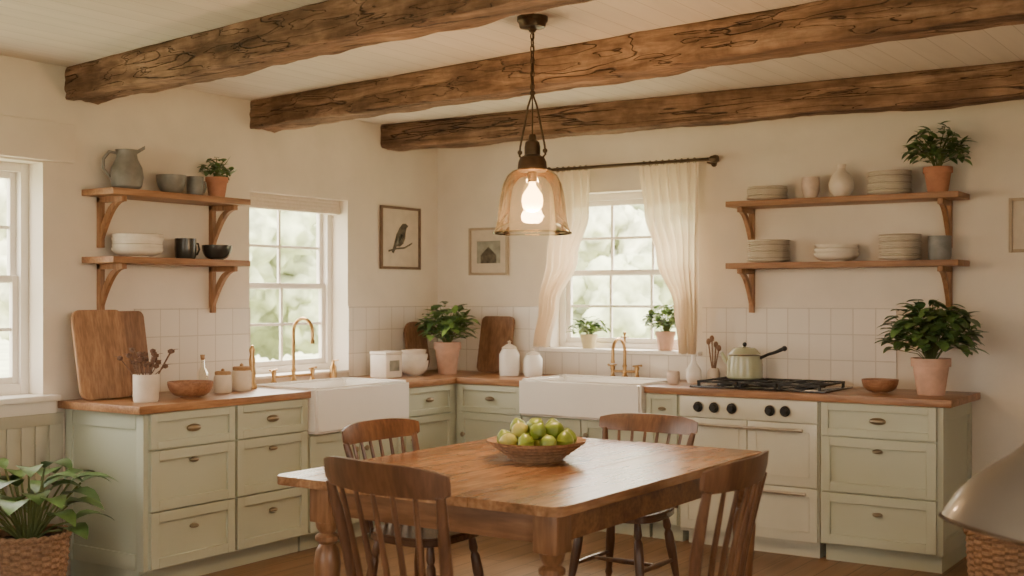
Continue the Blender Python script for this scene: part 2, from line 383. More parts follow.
# ------------------------------------------------------------------ cabinets
F=.62
def front(b,u0,u1,z0,z1,mat='sage',T=None,frame=.045):
    g=.004
    u0+=g;u1-=g;z0+=g;z1-=g
    b.box((u0,-F-.006,z0),(u1,-F+.0,z1),mat,0,T)
    y0,y1=-F-.022,-F-.006
    b.box((u0,y0,z0),(u0+frame,y1,z1),mat,.0015,T,1); b.box((u1-frame,y0,z0),(u1,y1,z1),mat,.0015,T,1)
    b.box((u0+frame,y0,z0),(u1-frame,y1,z0+frame),mat,.0015,T,1); b.box((u0+frame,y0,z1-frame),(u1-frame,y1,z1),mat,.0015,T,1)
def knob(b,u,z,T=None):
    R=Matrix.Translation((u,-F-.018,z))@Matrix.Rotation(pi/2,4,'X')
    b.lathe([(0,0),(.007,0),(.007,.012),(.015,.018),(.017,.026),(.012,.032),(0,.033)],'pewter',seg=16,T=(T@R if T is not None else R))
def pull(b,u,z,T=None,w=.045):
    R2=Matrix.Translation((u,-F-.012,z))@Matrix.Diagonal((1,1,.45,1))@Matrix.Rotation(pi/2,4,'X')
    b.lathe([(0,.028)]+[(w*math.sin(a),.028*math.cos(a)) for a in [pi/2*i/6 for i in range(1,7)]],'pewter',seg=20,T=(T@R2 if T is not None else R2))
def carcass(b,u0,u1,ztop=.88,T=None,y0=-F):
    b.box((u0,y0,.10),(u1,-.005,ztop),'sage',0,T)
    b.box((u0+.01,y0+.06,0),(u1-.01,-.02,.10),'sage',0,T)
TL=Matrix.Rotation(pi/2,4,'Z')
rows=[(.695,.88),(.39,.695),(.105,.39)]
def drawers(b,u0,u1,T=None,top='pull'):
    for k,(z0,z1) in enumerate(rows):
        front(b,u0,u1,z0,z1,T=T,frame=.04 if k==0 else .05)
        if k==0: pull(b,(u0+u1)/2,(z0+z1)/2,T)
        else: pull(b,(u0+u1)/2,z1-.07 if k==1 else (z0+z1)/2+.04,T,.028)
b=B(); carcass(b,-3.17,-2.035,T=TL); drawers(b,-3.155,-2.595,TL); drawers(b,-2.585,-2.045,TL)
carcass(b,-2.035,-1.175,.67,TL); front(b,-2.03,-1.605,.105,.665,T=TL); front(b,-1.605,-1.18,.105,.665,T=TL); knob(b,-1.65,.55,TL); knob(b,-1.56,.55,TL)
carcass(b,-1.175,-.005,T=TL); front(b,-1.165,-.665,.695,.88,T=TL,frame=.035); front(b,-1.165,-.665,.105,.695,T=TL); pull(b,-.915,.79,TL,.035); knob(b,-1.11,.55,TL)
for (x0,x1,z0,z1) in ((.0,.06,.1,.88),(.56,.62,.1,.88),(.06,.56,.1,.18),(.06,.56,.80,.88)):
    b.box((x0+.006,-3.182,z0),(x1,-3.17,z1),'sage',.0015)
b.done('kitchen_base_cabinet')
b=B(); carcass(b,.63,1.165); front(b,.66,1.16,.695,.88,frame=.035); front(b,.66,1.16,.105,.695); pull(b,.91,.79,None,.035); knob(b,.71,.55)
carcass(b,1.165,2.05,.70); front(b,1.17,1.605,.105,.695); front(b,1.605,2.045,.105,.695); knob(b,1.56,.6); knob(b,1.65,.6)
carcass(b,2.05,2.27); front(b,2.055,2.265,.695,.88,frame=.03); front(b,2.055,2.265,.105,.695); pull(b,2.16,.79,None,.025); knob(b,2.10,.55)
b.done('kitchen_base_cabinet')
b=B(); carcass(b,3.125,3.77); drawers(b,3.13,3.755)
for (y0,y1,z0,z1) in ((-.62,-.56,.1,.88),(-.06,-.006,.1,.88),(-.56,-.06,.1,.18),(-.56,-.06,.80,.88)):
    b.box((3.77,y0,z0),(3.782,y1,z1),'sage',.0015)
b.done('kitchen_base_cabinet')
# stove
b=B(); b.box((2.275,-F,.08),(3.12,-.01,.88),'stove'); b.box((2.30,-F+.06,0),(3.10,-.05,.08),'stove')
b.box((2.28,-F-.022,.755),(3.115,-F,.876),'stove',.004)
def plate(u0,u1,z0,z1):
    b.box((u0,-F-.02,z0),(u1,-F,z1),'stove',.004)
    fr=.05
    for q in ((u0+fr,z0+fr,u1-fr,z0+fr+.004),(u0+fr,z1-fr,u1-fr,z1-fr+.004),(u0+fr,z0+fr,u0+fr+.004,z1-fr),(u1-fr,z0+fr,u1-fr+.004,z1-fr)):
        b.box((q[0],-F-.024,q[1]),(q[2],-F-.0195,q[3]),'stove')
plate(2.282,2.698,.40,.75); plate(2.704,3.113,.40,.75); plate(2.282,2.698,.10,.394); plate(2.704,3.113,.10,.394)
for u in (2.40,2.50,2.61,2.84,2.93):
    R=Matrix.Translation((u,-F-.022,.815))@Matrix.Rotation(pi/2,4,'X')
    b.lathe([(0,0),(.030,0),(.030,.006),(.023,.009),(.021,.030),(.018,.034),(0,.034)],'iron',T=R,seg=24)
    b.lathe([(.031,0),(.034,.002),(.031,.007)],'steel',T=R,seg=24)
def bar(u0,u1,z):
    b.tube([(u0,-F-.055,z),(u1,-F-.055,z)],.009,'steel',12)
    for u in (u0+.03,u1-.03): b.tube([(u,-F-.018,z),(u,-F-.055,z)],.006,'steel',8)
bar(2.36,3.04,.715); bar(2.74,3.06,.365)
b.done('range_stove')
# hob
b=B(); b.box((2.31,-.575,.92),(3.14,-.11,.932),'blackglass',.004)
for (cx,cy,r) in ((2.48,-.23,.055),(2.48,-.45,.045),(2.97,-.23,.045),(2.97,-.45,.055),(2.725,-.34,.07)):
    b.lathe([(0,.932),(r,.932),(r,.94),(r*.8,.944),(r*.55,.946),(r*.5,.95),(0,.95)],'iron',(cx,cy,0),24)
for (x0,x1) in ((2.35,2.60),(2.61,2.84),(2.85,3.10)):
    for yy in (-.55,-.34,-.14): b.box((x0,yy-.006,.950),(x1,yy+.006,.962),'iron',.002)
    for xx in (x0+.006,x1-.006,(x0+x1)/2): b.box((xx-.006,-.55,.950),(xx+.006,-.14,.961),'iron',.002)
    for xx in (x0+.008,x1-.008):
        for yy in (-.545,-.145): b.box((xx-.007,yy-.007,.93),(xx+.007,yy+.007,.952),'iron')
b.done('gas_hob')
# counter
b=B()
b.box((0.009,-3.23,.88),(.65,-2.03,.92),'counterY',.004); b.box((.009,-2.03,.88),(.135,-1.18,.92),'counterY',.002); b.box((.009,-1.18,.88),(.65,-.009,.92),'counterY',.004)
b.box((.65,-.65,.88),(1.167,-.009,.92),'counter',.004); b.box((1.167,-.135,.88),(2.048,-.009,.92),'counter',.002); b.box((2.048,-.65,.88),(3.83,-.009,.92),'counter',.004)
b.done('wooden_countertop')
def sink(T,L,zb):
    t=bmesh.new(); bmesh.ops.create_cube(t,size=1)
    lo=(-L/2,-.69,zb);hi=(L/2,-.14,.935)
    for v in t.verts: v.co=Vector([lo[k]+(v.co[k]+.5)*(hi[k]-lo[k]) for k in range(3)])
    top=[f for f in t.faces if f.calc_center_median().z>.93]
    bmesh.ops.inset_region(t,faces=top,thickness=.038)
    r=bmesh.ops.extrude_face_region(t,geom=top)
    vs=[v for v in r['geom'] if isinstance(v,bmesh.types.BMVert)]
    bmesh.ops.delete(t,geom=top,context='FACES_ONLY')
    bmesh.ops.translate(t,vec=(0,0,-.18),verts=vs)
    bmesh.ops.recalc_face_normals(t,faces=t.faces)
    bmesh.ops.bevel(t,geom=t.edges[:],offset=.014,segments=3,affect='EDGES')
    q=B(); q.add(t,'porc',T); q.lathe([(0,.757),(.03,.757),(.03,.762),(0,.762)],'steel',(0,0,0),T=T@Matrix.Translation((0,-.4,0)),seg=20)
    q.done('farmhouse_sink',ang=60)
sink(Matrix.Translation((0,-1.605,0))@TL,.846,.672); sink(Matrix.Translation((1.6075,0,0)),.874,.702)

def faucet(T,spread=.12,h=.30,reach=.2,cross=False):
    b=B()
    for s in (-1,1):
        b.lathe([(0,0),(.024,0),(.022,.008),(.013,.02),(.011,.05),(.016,.06),(.016,.075),(.008,.085),(0,.086)],'brass',T=T@Matrix.Translation((s*spread,0,0)),seg=16)
        b.tube([(s*spread-.03,0,.08),(s*spread+.03,0,.088)],.005,'brass',8,T=T)
        b.ball((0,0,0),.008,'brass',T=T@Matrix.Translation((s*spread+.032*s,0,.086)),sub=2)
    b.tube([(-spread,0,.045),(spread,0,.045)],.008,'brass',10,T=T)
    b.lathe([(0,0),(.026,0),(.024,.01),(.014,.025),(.012,.07),(.017,.08),(.012,.09),(.010,.10)],'brass',T=T,seg=16)
    R=reach/2
    pts=[(0,0,.08),(0,0,h-R)]+[tuple(p) for p in arc((0,-R,h-R),R,0,pi,12,(0,1,0),(0,0,1))][1:]+[(0,-reach,h-R-.05)]
    b.tube(pts,.011,'brass',12,T=T)
    b.tube([(0,-reach,h-R-.05),(0,-reach,h-R-.075)],.014,'brass',12,T=T)
    if cross: b.tube([(0,0,h-R),(0,0,h+.03)],.007,'brass',8,T=T).ball((0,0,0),.012,'brass',T=T@Matrix.Translation((0,0,h+.035)),sub=2).tube([(-.03,0,h+.01),(.03,0,h+.01)],.005,'brass',8,T=T)
    b.done('brass_faucet')
faucet(Matrix.Translation((.085,-1.59,.92))@TL,.17,.40,.16)
faucet(Matrix.Translation((1.61,-.085,.92)),.09,.26,.16,True)

# ------------------------------------------------------------------ shelves
def bracket(T,b):
    w=.032
    b.box((-w/2,-.03,-.27),(w/2,0,0),'bracket',.003,T); b.box((-w/2,-.21,-.03),(w/2,0,0),'bracket',.003,T)
    A=[( -.012,-.195+.175*(k/8)**1.0*1.0,-.03-.22*((k/8)**1.8)) for k in range(9)]
    Bq=[( -.012,-.140+.120*(k/8),-.03-.15*((k/8)**1.8)) for k in range(9)]
    b.prism(A+Bq[::-1],(.024,0,0),'bracket',0,T)
def shelf(name,T,u0,u1,zt,bu,mat):
    b=B(); b.box((u0,-.26,zt-.034),(u1,-.0,zt),mat,.004,T)
    for u in bu: bracket(T@Matrix.Translation((u,0,zt-.034)),b)
    b.done(name)
for zt in (2.02,1.665): shelf('crockery_shelf',TL,-3.08,-2.12,zt,(-2.97,-2.19),'shelfY')
for zt in (2.035,1.66): shelf('crockery_shelf',Matrix.Identity(4),2.40,3.77,zt,(2.47,3.66),'shelfX')
ZL1,ZL2,ZR1,ZR2=2.021,1.666,2.036,1.661

# ------------------------------------------------------------------ crockery
def pot(b,r,h,mat='terra',z=0):
    b.lathe([(0,z),(r*.68,z),(r*.9,z+h*.78),(r*.9,z+h*.78),(r,z+h*.78),(r,z+h),(r*.88,z+h),(r*.85,z+h*.86),(0,z+h*.86)],mat,seg=28)
    b.lathe([(r*.86,z+h*.87),(r*.4,z+h*.9),(0,z+h*.91)],'soil',seg=20)
def foliage(b,z,n,R,Hh,L,W,mats,flat=.5):
    for i in range(n):
        a=random.uniform(0,2*pi); rr=R*math.sqrt(random.random()); 
        hh=Hh*(random.uniform(.25,1))*(1-.45*(rr/R)**2)
        top=Vector((rr*math.cos(a),rr*math.sin(a),z+hh))
        if i%4==0:
            mid=Vector((top.x*.35,top.y*.35,z+hh*.55)); b.tube([(top.x*.1,top.y*.1,z-.01),mid,top],.0022,'stem',5)
        d=Vector((math.cos(a+random.uniform(-.9,.9)),math.sin(a+random.uniform(-.9,.9)),random.uniform(-.3,flat+.3)))
        b.leaf(top-d.normalized()*L*.3,d,L*random.uniform(.7,1.2),W*random.uniform(.75,1.15),random.choice(mats),random.uniform(.1,.5))
def plant(name,loc,r,h,potmat,n,R,Hh,L,W,mats,flat=.5,xmin=.014,ymax=-.014,zmin=None):
    b=B(); pot(b,r,h,potmat); foliage(b,h*.95,n,R,Hh,L,W,mats,flat=flat)
    for v in b.bm.verts:   # foliage is pressed back where it meets the wall
        if v.co.x+loc[0]<xmin: v.co.x=xmin-loc[0]+random.uniform(0,.01)
        if v.co.y+loc[1]>ymax: v.co.y=ymax-loc[1]-random.uniform(0,.01)
        if v.co.z<0.004: v.co.z=max(v.co.z,0)
    return b.done(name,loc)
def bowlprof(r,h,th=.005,foot=.45):
    o=[(0,0),(r*foot,0),(r*foot,.006)]+[(r*foot+(r-r*foot)*math.sin(a),.006+(h-.006)*(1-math.cos(a))) for a in [pi/2*k/8 for k in range(1,9)]]
    i=[(x-th if x>th else 0,max(z,.01)) for x,z in o[3:]][::-1]
    return o+[(r-th,h)]+i[1:]+[(0,.012)]
def bowl(name,loc,r,h,mat):
    return B().lathe(bowlprof(r,h),mat,seg=36).done(name,loc)
def plates(name,loc,r,n,mat='plate',bowls=False,sp=.013):
    b=B()
    for k in range(n):
        z=k*sp; rr=r*(1-.02*((k*7)%3))
        if bowls: p=[(x,zz+z) for x,zz in bowlprof(rr,.05)]
        else: p=[(0,z),(rr*.55,z),(rr*.6,z+.004),(rr*.97,z+.014),(rr,z+.017),(rr*.97,z+.020),(rr*.6,z+.009),(0,z+.008)]
        b.lathe(p,mat,seg=40)
        if k%3==1: b.lathe([(rr*.985,p[0][1]+(.049 if bowls else .0145)),(rr*1.004,p[0][1]+(.051 if bowls else .0165)),(rr*.985,p[0][1]+(.053 if bowls else .0190))],'platerim',seg=40)
    return b.done(name,loc)
def mug(name,loc,r,h,mat,a=0,prof=None):
    b=B(); b.lathe(prof or [(0,0),(r*.8,0),(r*.95,h*.1),(r,h*.5),(r*.98,h),(r*.9,h),(r*.9,h*.1),(0,h*.08)],mat,seg=28)
    d=Vector((math.cos(a),math.sin(a),0))
    b.tube([d*r*.92+Vector((0,0,h*.8)),d*r*1.5+Vector((0,0,h*.78)),d*r*1.65+Vector((0,0,h*.5)),d*r*1.4+Vector((0,0,h*.25)),d*r*.93+Vector((0,0,h*.2))],.006,mat,8)
    return b.done(name,loc)
b=B(); b.lathe([(0,0),(.055,0),(.078,.02),(.088,.07),(.08,.12),(.058,.165),(.052,.19),(.060,.215),(.054,.215),(.046,.19),(.05,.165),(.07,.12),(.0,.03)],'grey',seg=32)
b.tube([(-.02,-.045,.195),(-.035,-.085,.20),(-.045,-.115,.16),(-.045,-.115,.11),(-.03,-.085,.065)],[.008,.009,.009,.008,.007],'grey',10)
b.prism([(.03,.03,.19),(.055,.075,.222),(.02,.045,.192)],(.0,.0,.02),'grey',0)
b.done('ceramic_pitcher',(.14,-2.90,ZL1))
bowl('patterned_bowl',(.14,-2.60,ZL1),.082,.105,'grey')
mug('ceramic_cup',(.15,-2.44,ZL1),.048,.11,'bluegrey',pi/2)
plant('potted_herb',(.14,-2.27,ZL1),.065,.12,'terra',80,.09,.13,.052,.03,['leafdk','leaf'])
plates('stacked_bowls',(.14,-2.83,ZL2),.135,5,'plate',True,.018)
mug('dark_mug',(.14,-2.50,ZL2),.06,.115,'dark',pi/2)
bowl('dark_bowl',(.14,-2.27,ZL2),.085,.085,'dark')
plates('plate_stack',(2.62,-.14,ZR1),.125,6)
B().lathe([(0,0),(.035,0),(.052,.05),(.055,.09),(.048,.13),(.044,.13),(.05,.08),(0,.02)],'pink').done('clay_tumbler',(2.89,-.13,ZR1))
B().lathe([(0,0),(.04,0),(.068,.04),(.072,.085),(.055,.13),(.028,.155),(.02,.17),(.026,.195),(.020,.195),(.014,.17),(.0,.1)],'cream').done('round_vase',(3.08,-.14,ZR1))
plates('plate_stack',(3.36,-.14,ZR1),.125,10)
plant('potted_herb',(3.63,-.14,ZR1),.08,.145,'terra',140,.17,.26,.08,.042,['leafdk','leaf'])
plates('plate_stack',(2.63,-.14,ZR2),.13,10)
plates('stacked_bowls',(3.05,-.14,ZR2),.13,3,'plate',True,.025)
plates('plate_stack',(3.42,-.14,ZR2),.12,11)
B().lathe([(0,0),(.055,0),(.062,.02),(.064,.135),(.057,.135),(.055,.02),(0,.015)],'bluegrey').done('stoneware_mug',(3.64,-.14,ZR2))

# ------------------------------------------------------------------ counter objects
def cboard(name,pts,th,mat,T):
    b=B(); b.prism([(x,0,z) for x,z in pts],(0,-th,0),mat,.004,T); return b.done(name)
def rrect(w,h,r,n=6,z0=0):
    P=[]
    for (cx,cz,a0) in ((w/2-r,z0+r,-pi/2),(w/2-r,z0+h-r,0),(-w/2+r,z0+h-r,pi/2),(-w/2+r,z0+r,pi)):
        for k in range(n+1):
            a=a0+pi/2*k/n; P.append((cx+r*math.cos(a),cz+r*math.sin(a)))
    return P
def lean(pos,left,ang=-10):
    return Matrix.Translation(pos)@(TL if left else Matrix.Identity(4))@Matrix.Rotation(math.radians(ang),4,'X')
cboard('wooden_cutting_board',rrect(.38,.46,.035),.022,'board2',lean((.10,-2.90,.922),True))
cboard('wooden_cutting_board',rrect(.32,.47,.05),.022,'board1',lean((.150,-3.04,.922),True,-11))
b=B(); b.lathe([(0,0),(.058,0),(.064,.01),(.064,.14),(.058,.14),(.056,.02),(0,.015)],'cream',seg=28)
for i in range(22):
    a=random.uniform(0,2*pi); rr=random.uniform(.02,.13); top=Vector((rr*math.cos(a),rr*math.sin(a),random.uniform(.18,.27)))
    b.tube([(top.x*.2,top.y*.2,.05),(top.x*.5,top.y*.5,.14),top],.0025,'dried',5); b.ball(top,.017,'dried',(1,1,.8),1)
    b.leaf(top,(math.cos(a),math.sin(a),.6),.045,.02,'dried')
b.done('dried_flower_crock',(.44,-3.02,.92))
bowl('wooden_bowl',(.42,-2.71,.92),.12,.085,'bowlwood')
b=B(); b.lathe([(0,0),(.03,0),(.032,.01),(.032,.11),(.014,.14),(.012,.185),(.016,.19)],'clear',seg=20).lathe([(0,.0),(.026,.004),(.026,.06),(0,.06)],'cream',seg=16).lathe([(0,.18),(.011,.18),(.013,.21),(0,.21)],'cork',seg=12)
b.done('glass_bottle',(.20,-2.43,.92))
def jar(name,loc,r,h,mat,lid='cork'):
    B().lathe([(0,0),(r*.92,0),(r,.012),(r,h*.72),(r*.86,h*.8),(0,h*.8)],mat,seg=28).lathe([(0,h*.8),(r*.88,h*.8),(r*.9,h*.92),(r*.8,h*.95),(0,h*.96)],lid,seg=24).ball((0,0,h*1.0),r*.2,lid,sub=2).done(name,loc)
jar('lidded_jar',(.32,-2.39,.92),.05,.125,'cream'); jar('lidded_jar',(.30,-2.23,.92),.056,.145,'cream','cork')
B().lathe([(0,0),(.028,0),(.03,.015),(.018,.04),(.022,.09),(.016,.13),(.02,.17),(.012,.2),(.018,.225),(.008,.25),(0,.255)],'brass',seg=20).done('pepper_mill',(.25,-2.10,.92))
B().lathe([(0,0),(.022,0),(.024,.01),(.022,.08),(.01,.1),(.01,.125),(0,.126)],'brass',seg=16).tube([(0,0,.12),(.045,0,.125)],.005,'brass').done('soap_dispenser',(.08,-1.22,.92))
b=B(); b.box((-.07,-.085,0),(.07,.085,.155),'cream',.012); b.box((-.072,-.087,.155),(.072,.087,.175),'cream',.006); b.box((.0695,-.05,.045),(.0715,.05,.115),'inkg'); b.done('bread_tin',(.26,-.90,.92))
b=B(); b.lathe(bowlprof(.10,.10),'plate',seg=32).lathe([(x,z+.055) for x,z in bowlprof(.095,.09)],'plate',seg=32).lathe([(x,z+.105) for x,z in bowlprof(.085,.07)],'cream',seg=32); b.done('stacked_bowls',(.27,-.62,.92))
plant('potted_basil',(.36,-.36,.92),.095,.22,'terrapale',240,.18,.30,.085,.055,['leaf','leafdk','leaflt'],ymax=-.12)
cboard('wooden_cutting_board',rrect(.28,.40,.04),.02,'board2',lean((.57,-.10,.922),False,-11))
cboard('wooden_cutting_board',rrect(.24,.36,.10),.02,'board2',lean((.09,-.33,.922),True,-11))
def canister(name,loc,r,h):
    B().lathe([(0,0),(r*.95,0),(r,.01),(r,h*.6),(r*.75,h*.74),(r*.7,h*.76),(0,h*.76)],'porc',seg=28).lathe([(r*.72,h*.76),(r*.74,h*.79),(r*.3,h*.88),(r*.12,h*.9),(r*.18,h*.96),(0,h)],'cream',seg=24).done(name,loc)
canister('ceramic_canister',(.82,-.27,.92),.07,.24); canister('ceramic_canister',(1.0,-.25,.92),.065,.19)
plant('potted_herb',(1.27,.03,1.105),.06,.095,'yellowpot',110,.12,.13,.065,.04,['leaflt','leaf'],ymax=.115)
plant('potted_herb',(1.85,.03,1.105),.068,.125,'terrapale',150,.13,.20,.07,.042,['leaflt','leaf'],ymax=.115)
B().lathe([(0,0),(.04,0),(.05,.03),(.048,.08),(.02,.12),(.014,.15),(.02,.175),(.013,.175),(0,.12)],'porc',seg=24).done('ceramic_bottle',(2.16,-.20,.92))
B().lathe([(0,0),(.03,0),(.04,.02),(.04,.07),(.034,.08),(.03,.02),(0,.015)],'pink',seg=24).done('clay_cup',(2.11,-.38,.92))
b=B().lathe([(0,0),(.035,0),(.042,.05),(.03,.09),(.026,.09),(0,.02)],'cream',seg=24)
for i in range(4): b.tube([(0,0,.04),(.02*math.cos(i*1.6),.02*math.sin(i*1.6),.14),(.035*math.cos(i*1.6),.035*math.sin(i*1.6),.21+.02*i)],.005,'board2',6).ball((.035*math.cos(i*1.6),.035*math.sin(i*1.6),.215+.02*i),.016,'board2',(1,.5,1.3),2)
b.done('wooden_spoon_jar',(2.26,-.12,.92))
b=B(); b.lathe([(0,0),(.097,0),(.108,.01),(.107,.09),(.100,.145),(.078,.168),(.0,.170)],'kettle',seg=36).lathe([(.080,.168),(.062,.186),(0,.195)],'kettle',seg=28).ball((0,0,.207),.014,'iron',sub=2)
b.lathe([(.101,.140),(.104,.146),(.100,.152)],'steel',seg=36)
b.tube([(-.08,.0,.07),(-.125,0,.11),(-.15,0,.155)],[.02,.013,.010],'kettle',12)
b.tube([(.095,0,.125),(.15,-.005,.15),(.20,-.01,.165),(.245,-.012,.185)],[.010,.009,.010,.012],'iron',10).ball((.255,-.012,.188),.017,'iron',sub=2)
b.done('stovetop_kettle',(2.53,-.27,.962))
bowl('wooden_bowl',(3.37,-.35,.92),.10,.075,'bowlwood')
plant('potted_basil',(3.645,-.34,.92),.105,.20,'terrapale',340,.235,.36,.10,.062,['leafdk','leaf','leaf'],.5)

# ------------------------------------------------------------------ curtains, rod, blind
def curtain(name,fL,fR,z1,z0,nf):
    t=bmesh.new(); nu=nf*10; nv=40; g=[]
    for j in range(nv+1):
        v=j/nv; z=z1+(z0-z1)*v; l=fL(v); r=fR(v); row=[]
        for i in range(nu+1):
            u=i/nu; amp=.030*(.6+.4*v)
            row.append(t.verts.new((l+(r-l)*u,-.135+amp*math.sin(u*nf*2*pi+.8*math.sin(v*3+u*5))+.01*math.sin(v*7+u*9),z+.01*math.sin(u*nf*2*pi)*v*v)))
        g.append(row)
    for a,b_ in zip(g,g[1:]):
        for i in range(nu): t.faces.new((a[i],a[i+1],b_[i+1],b_[i]))
    q=B(); q.add(t,'curtain'); q.done(name,ang=80)
def lerp(xs):
    def f(v):
        n=len(xs)-1; k=min(int(v*n),n-1); f_=v*n-k; f_=f_*f_*(3-2*f_); return xs[k]+(xs[k+1]-xs[k])*f_
    return f
curtain('window_curtain',lerp([1.05,1.05,1.03,.97,.92]),lerp([1.38,1.38,1.28,1.12,1.05]),2.30,1.12,6)
curtain('window_curtain',lerp([1.74,1.77,1.86,1.99,2.02]),lerp([2.17,2.17,2.16,2.15,2.14]),2.30,1.10,7)
b=B(); b.tube([(1.03,-.10,2.32),(2.24,-.10,2.32)],.011,'bronze',12)
for x in (1.03,2.24): b.ball((x,-.10,2.32),.022,'bronze',sub=2)
b.lathe([(0,0),(.02,0),(.026,.02),(.02,.04),(0,.045)],'bronze',T=Matrix.Translation((2.24,-.10,2.32))@Matrix.Rotation(pi/2,4,'Y'),seg=16)
for x in (1.05,2.21): b.tube([(x,0,2.30),(x,-.10,2.30)],.007,'bronze',8).lathe([(0,0),(.02,0),(.02,.008),(0,.008)],'bronze',T=Matrix.Translation((x,0,2.30))@Matrix.Rotation(pi/2,4,'X'),seg=14)
for x in [1.10+.045*k for k in range(6)]+[1.76+.045*k for k in range(9)]:
    b.tube(arc((x,-.10,2.318),.018,0,2*pi,14,(0,1,0),(0,0,1)),.0025,'bronze',6,False)
b.done('curtain_rod')
b=B()
for k in range(4): b.box((-.10+.004*k,-1.87,2.005+.024*k),(-.055-.004*k,-1.0,2.03+.024*k),'linen',.006)
b.tube([(-.08,-1.87,2.085),(-.08,-1.0,2.085)],.014,'linen')
b.done('window_blind')

def art(name,T,w,h,fm,kind):
    b=B(); f=.018
    b.box((-w/2,-.022,0),(-w/2+f,-.002,h),fm,.002,T).box((w/2-f,-.022,0),(w/2,-.002,h),fm,.002,T).box((-w/2+f,-.022,0),(w/2-f,-.002,f),fm,.002,T).box((-w/2+f,-.022,h-f),(w/2-f,-.002,h),fm,.002,T)
    b.box((-w/2+f,-.010,f),(w/2-f,-.002,h-f),'paper',0,T)
    if kind==0:   # bird on a branch
        def flat(P,mat): b.prism([(x*w,-.0102,z*h) for x,z in P],(0,-.0008,0),mat,0,T)
        flat([(.20,.70),(.13,.74),(.05,.73),(-.03,.66),(-.10,.56),(-.15,.44),(-.22,.27),(-.17,.25),(-.10,.36),(-.02,.36),(.07,.41),(.12,.50),(.13,.60),(.15,.66)],'ink')
        flat([(.04,.58),(-.04,.54),(-.12,.38),(-.06,.40),(.03,.46)],'inkg')
        flat([(-.30,.30),(-.10,.345),(.10,.36),(.30,.44),(.30,.415),(.10,.33),(-.10,.315),(-.30,.27)],'ink')
    elif kind==1:
        b.box((-w*.3,-.0115,h*.25),(w*.3,-.010,h*.72),'inkg',0,T)
        b.prism([(-w*.2,-.0117,h*.25),(-w*.2,-.0117,h*.42),(0,-.0117,h*.60),(w*.2,-.0117,h*.42),(w*.2,-.0117,h*.25)],(0,-.0005,0),'ink',0,T)
    b.done(name)
art('framed_picture',Matrix.Translation((0,-.445,1.65))@TL,.44,.44,'frame',0)
art('framed_picture',Matrix.Translation((.465,0,1.61)),.34,.34,'framel',1)
art('framed_picture',Matrix.Translation((4.22,0,1.70)),.48,.30,'framel',2)

# ------------------------------------------------------------------ table
TX0,TX1,TY0,TY1=2.05,3.36,-3.74,-1.98; TZ=.765
b=B()
def top_piece(x0,x1,rl,rr):
    P=[]
    def corner(cx,cy,r,a0):
        if r<=0: P.append((cx,cy,TZ-.034)); return
        for k in range(7):
            a=a0+pi/2*k/6; P.append((cx+r*math.cos(a),cy+r*math.sin(a),TZ-.034))
    corner(x1-rr,TY0+rr,rr,-pi/2); corner(x1-rr,TY1-rr,rr,0); corner(x0+rl,TY1-rl,rl,pi/2); corner(x0+rl,TY0+rl,rl,pi)
    b.prism(P,(0,0,.034),'table',.002)
cuts=[TX0,2.20,2.62,2.99,TX1]
for i in range(4): top_piece(cuts[i]+(.0004 if i else 0),cuts[i+1]-(.0004 if i<3 else 0),.06 if i==0 else 0,.06 if i==3 else 0)
ins=.075; lw=.095; LX=TX0+ins+.15
for (x,y) in ((LX,TY0+ins),(TX1-ins,TY0+ins),(LX,TY1-ins),(TX1-ins,TY1-ins)):
    b.box((x-lw/2,y-lw/2,.60),(x+lw/2,y+lw/2,TZ-.034),'tleg',.004)
    b.lathe([(0,0),(.022,0),(.028,.02),(.022,.05),(.03,.07),(.026,.09),(.036,.2),(.046,.36),(.052,.44),(.044,.49),(.030,.515),(.046,.53),(.046,.545),(.030,.558),(.040,.575),(.046,.60),(0,.60)],'tleg',(x,y,0),28)
x0=LX;x1=TX1-ins;y0=TY0+ins;y1=TY1-ins
for (lo,hi) in (((x0+lw/2,y0-.025,.63),(x1-lw/2,y0,TZ-.034)),((x0+lw/2,y1,.63),(x1-lw/2,y1+.025,TZ-.034)),((x0-.025,y0+lw/2,.63),(x0,y1-lw/2,TZ-.034)),((x1,y0+lw/2,.63),(x1+.025,y1-lw/2,TZ-.034))):
    b.box(lo,hi,'apron',.002)
b.done('farmhouse_dining_table')

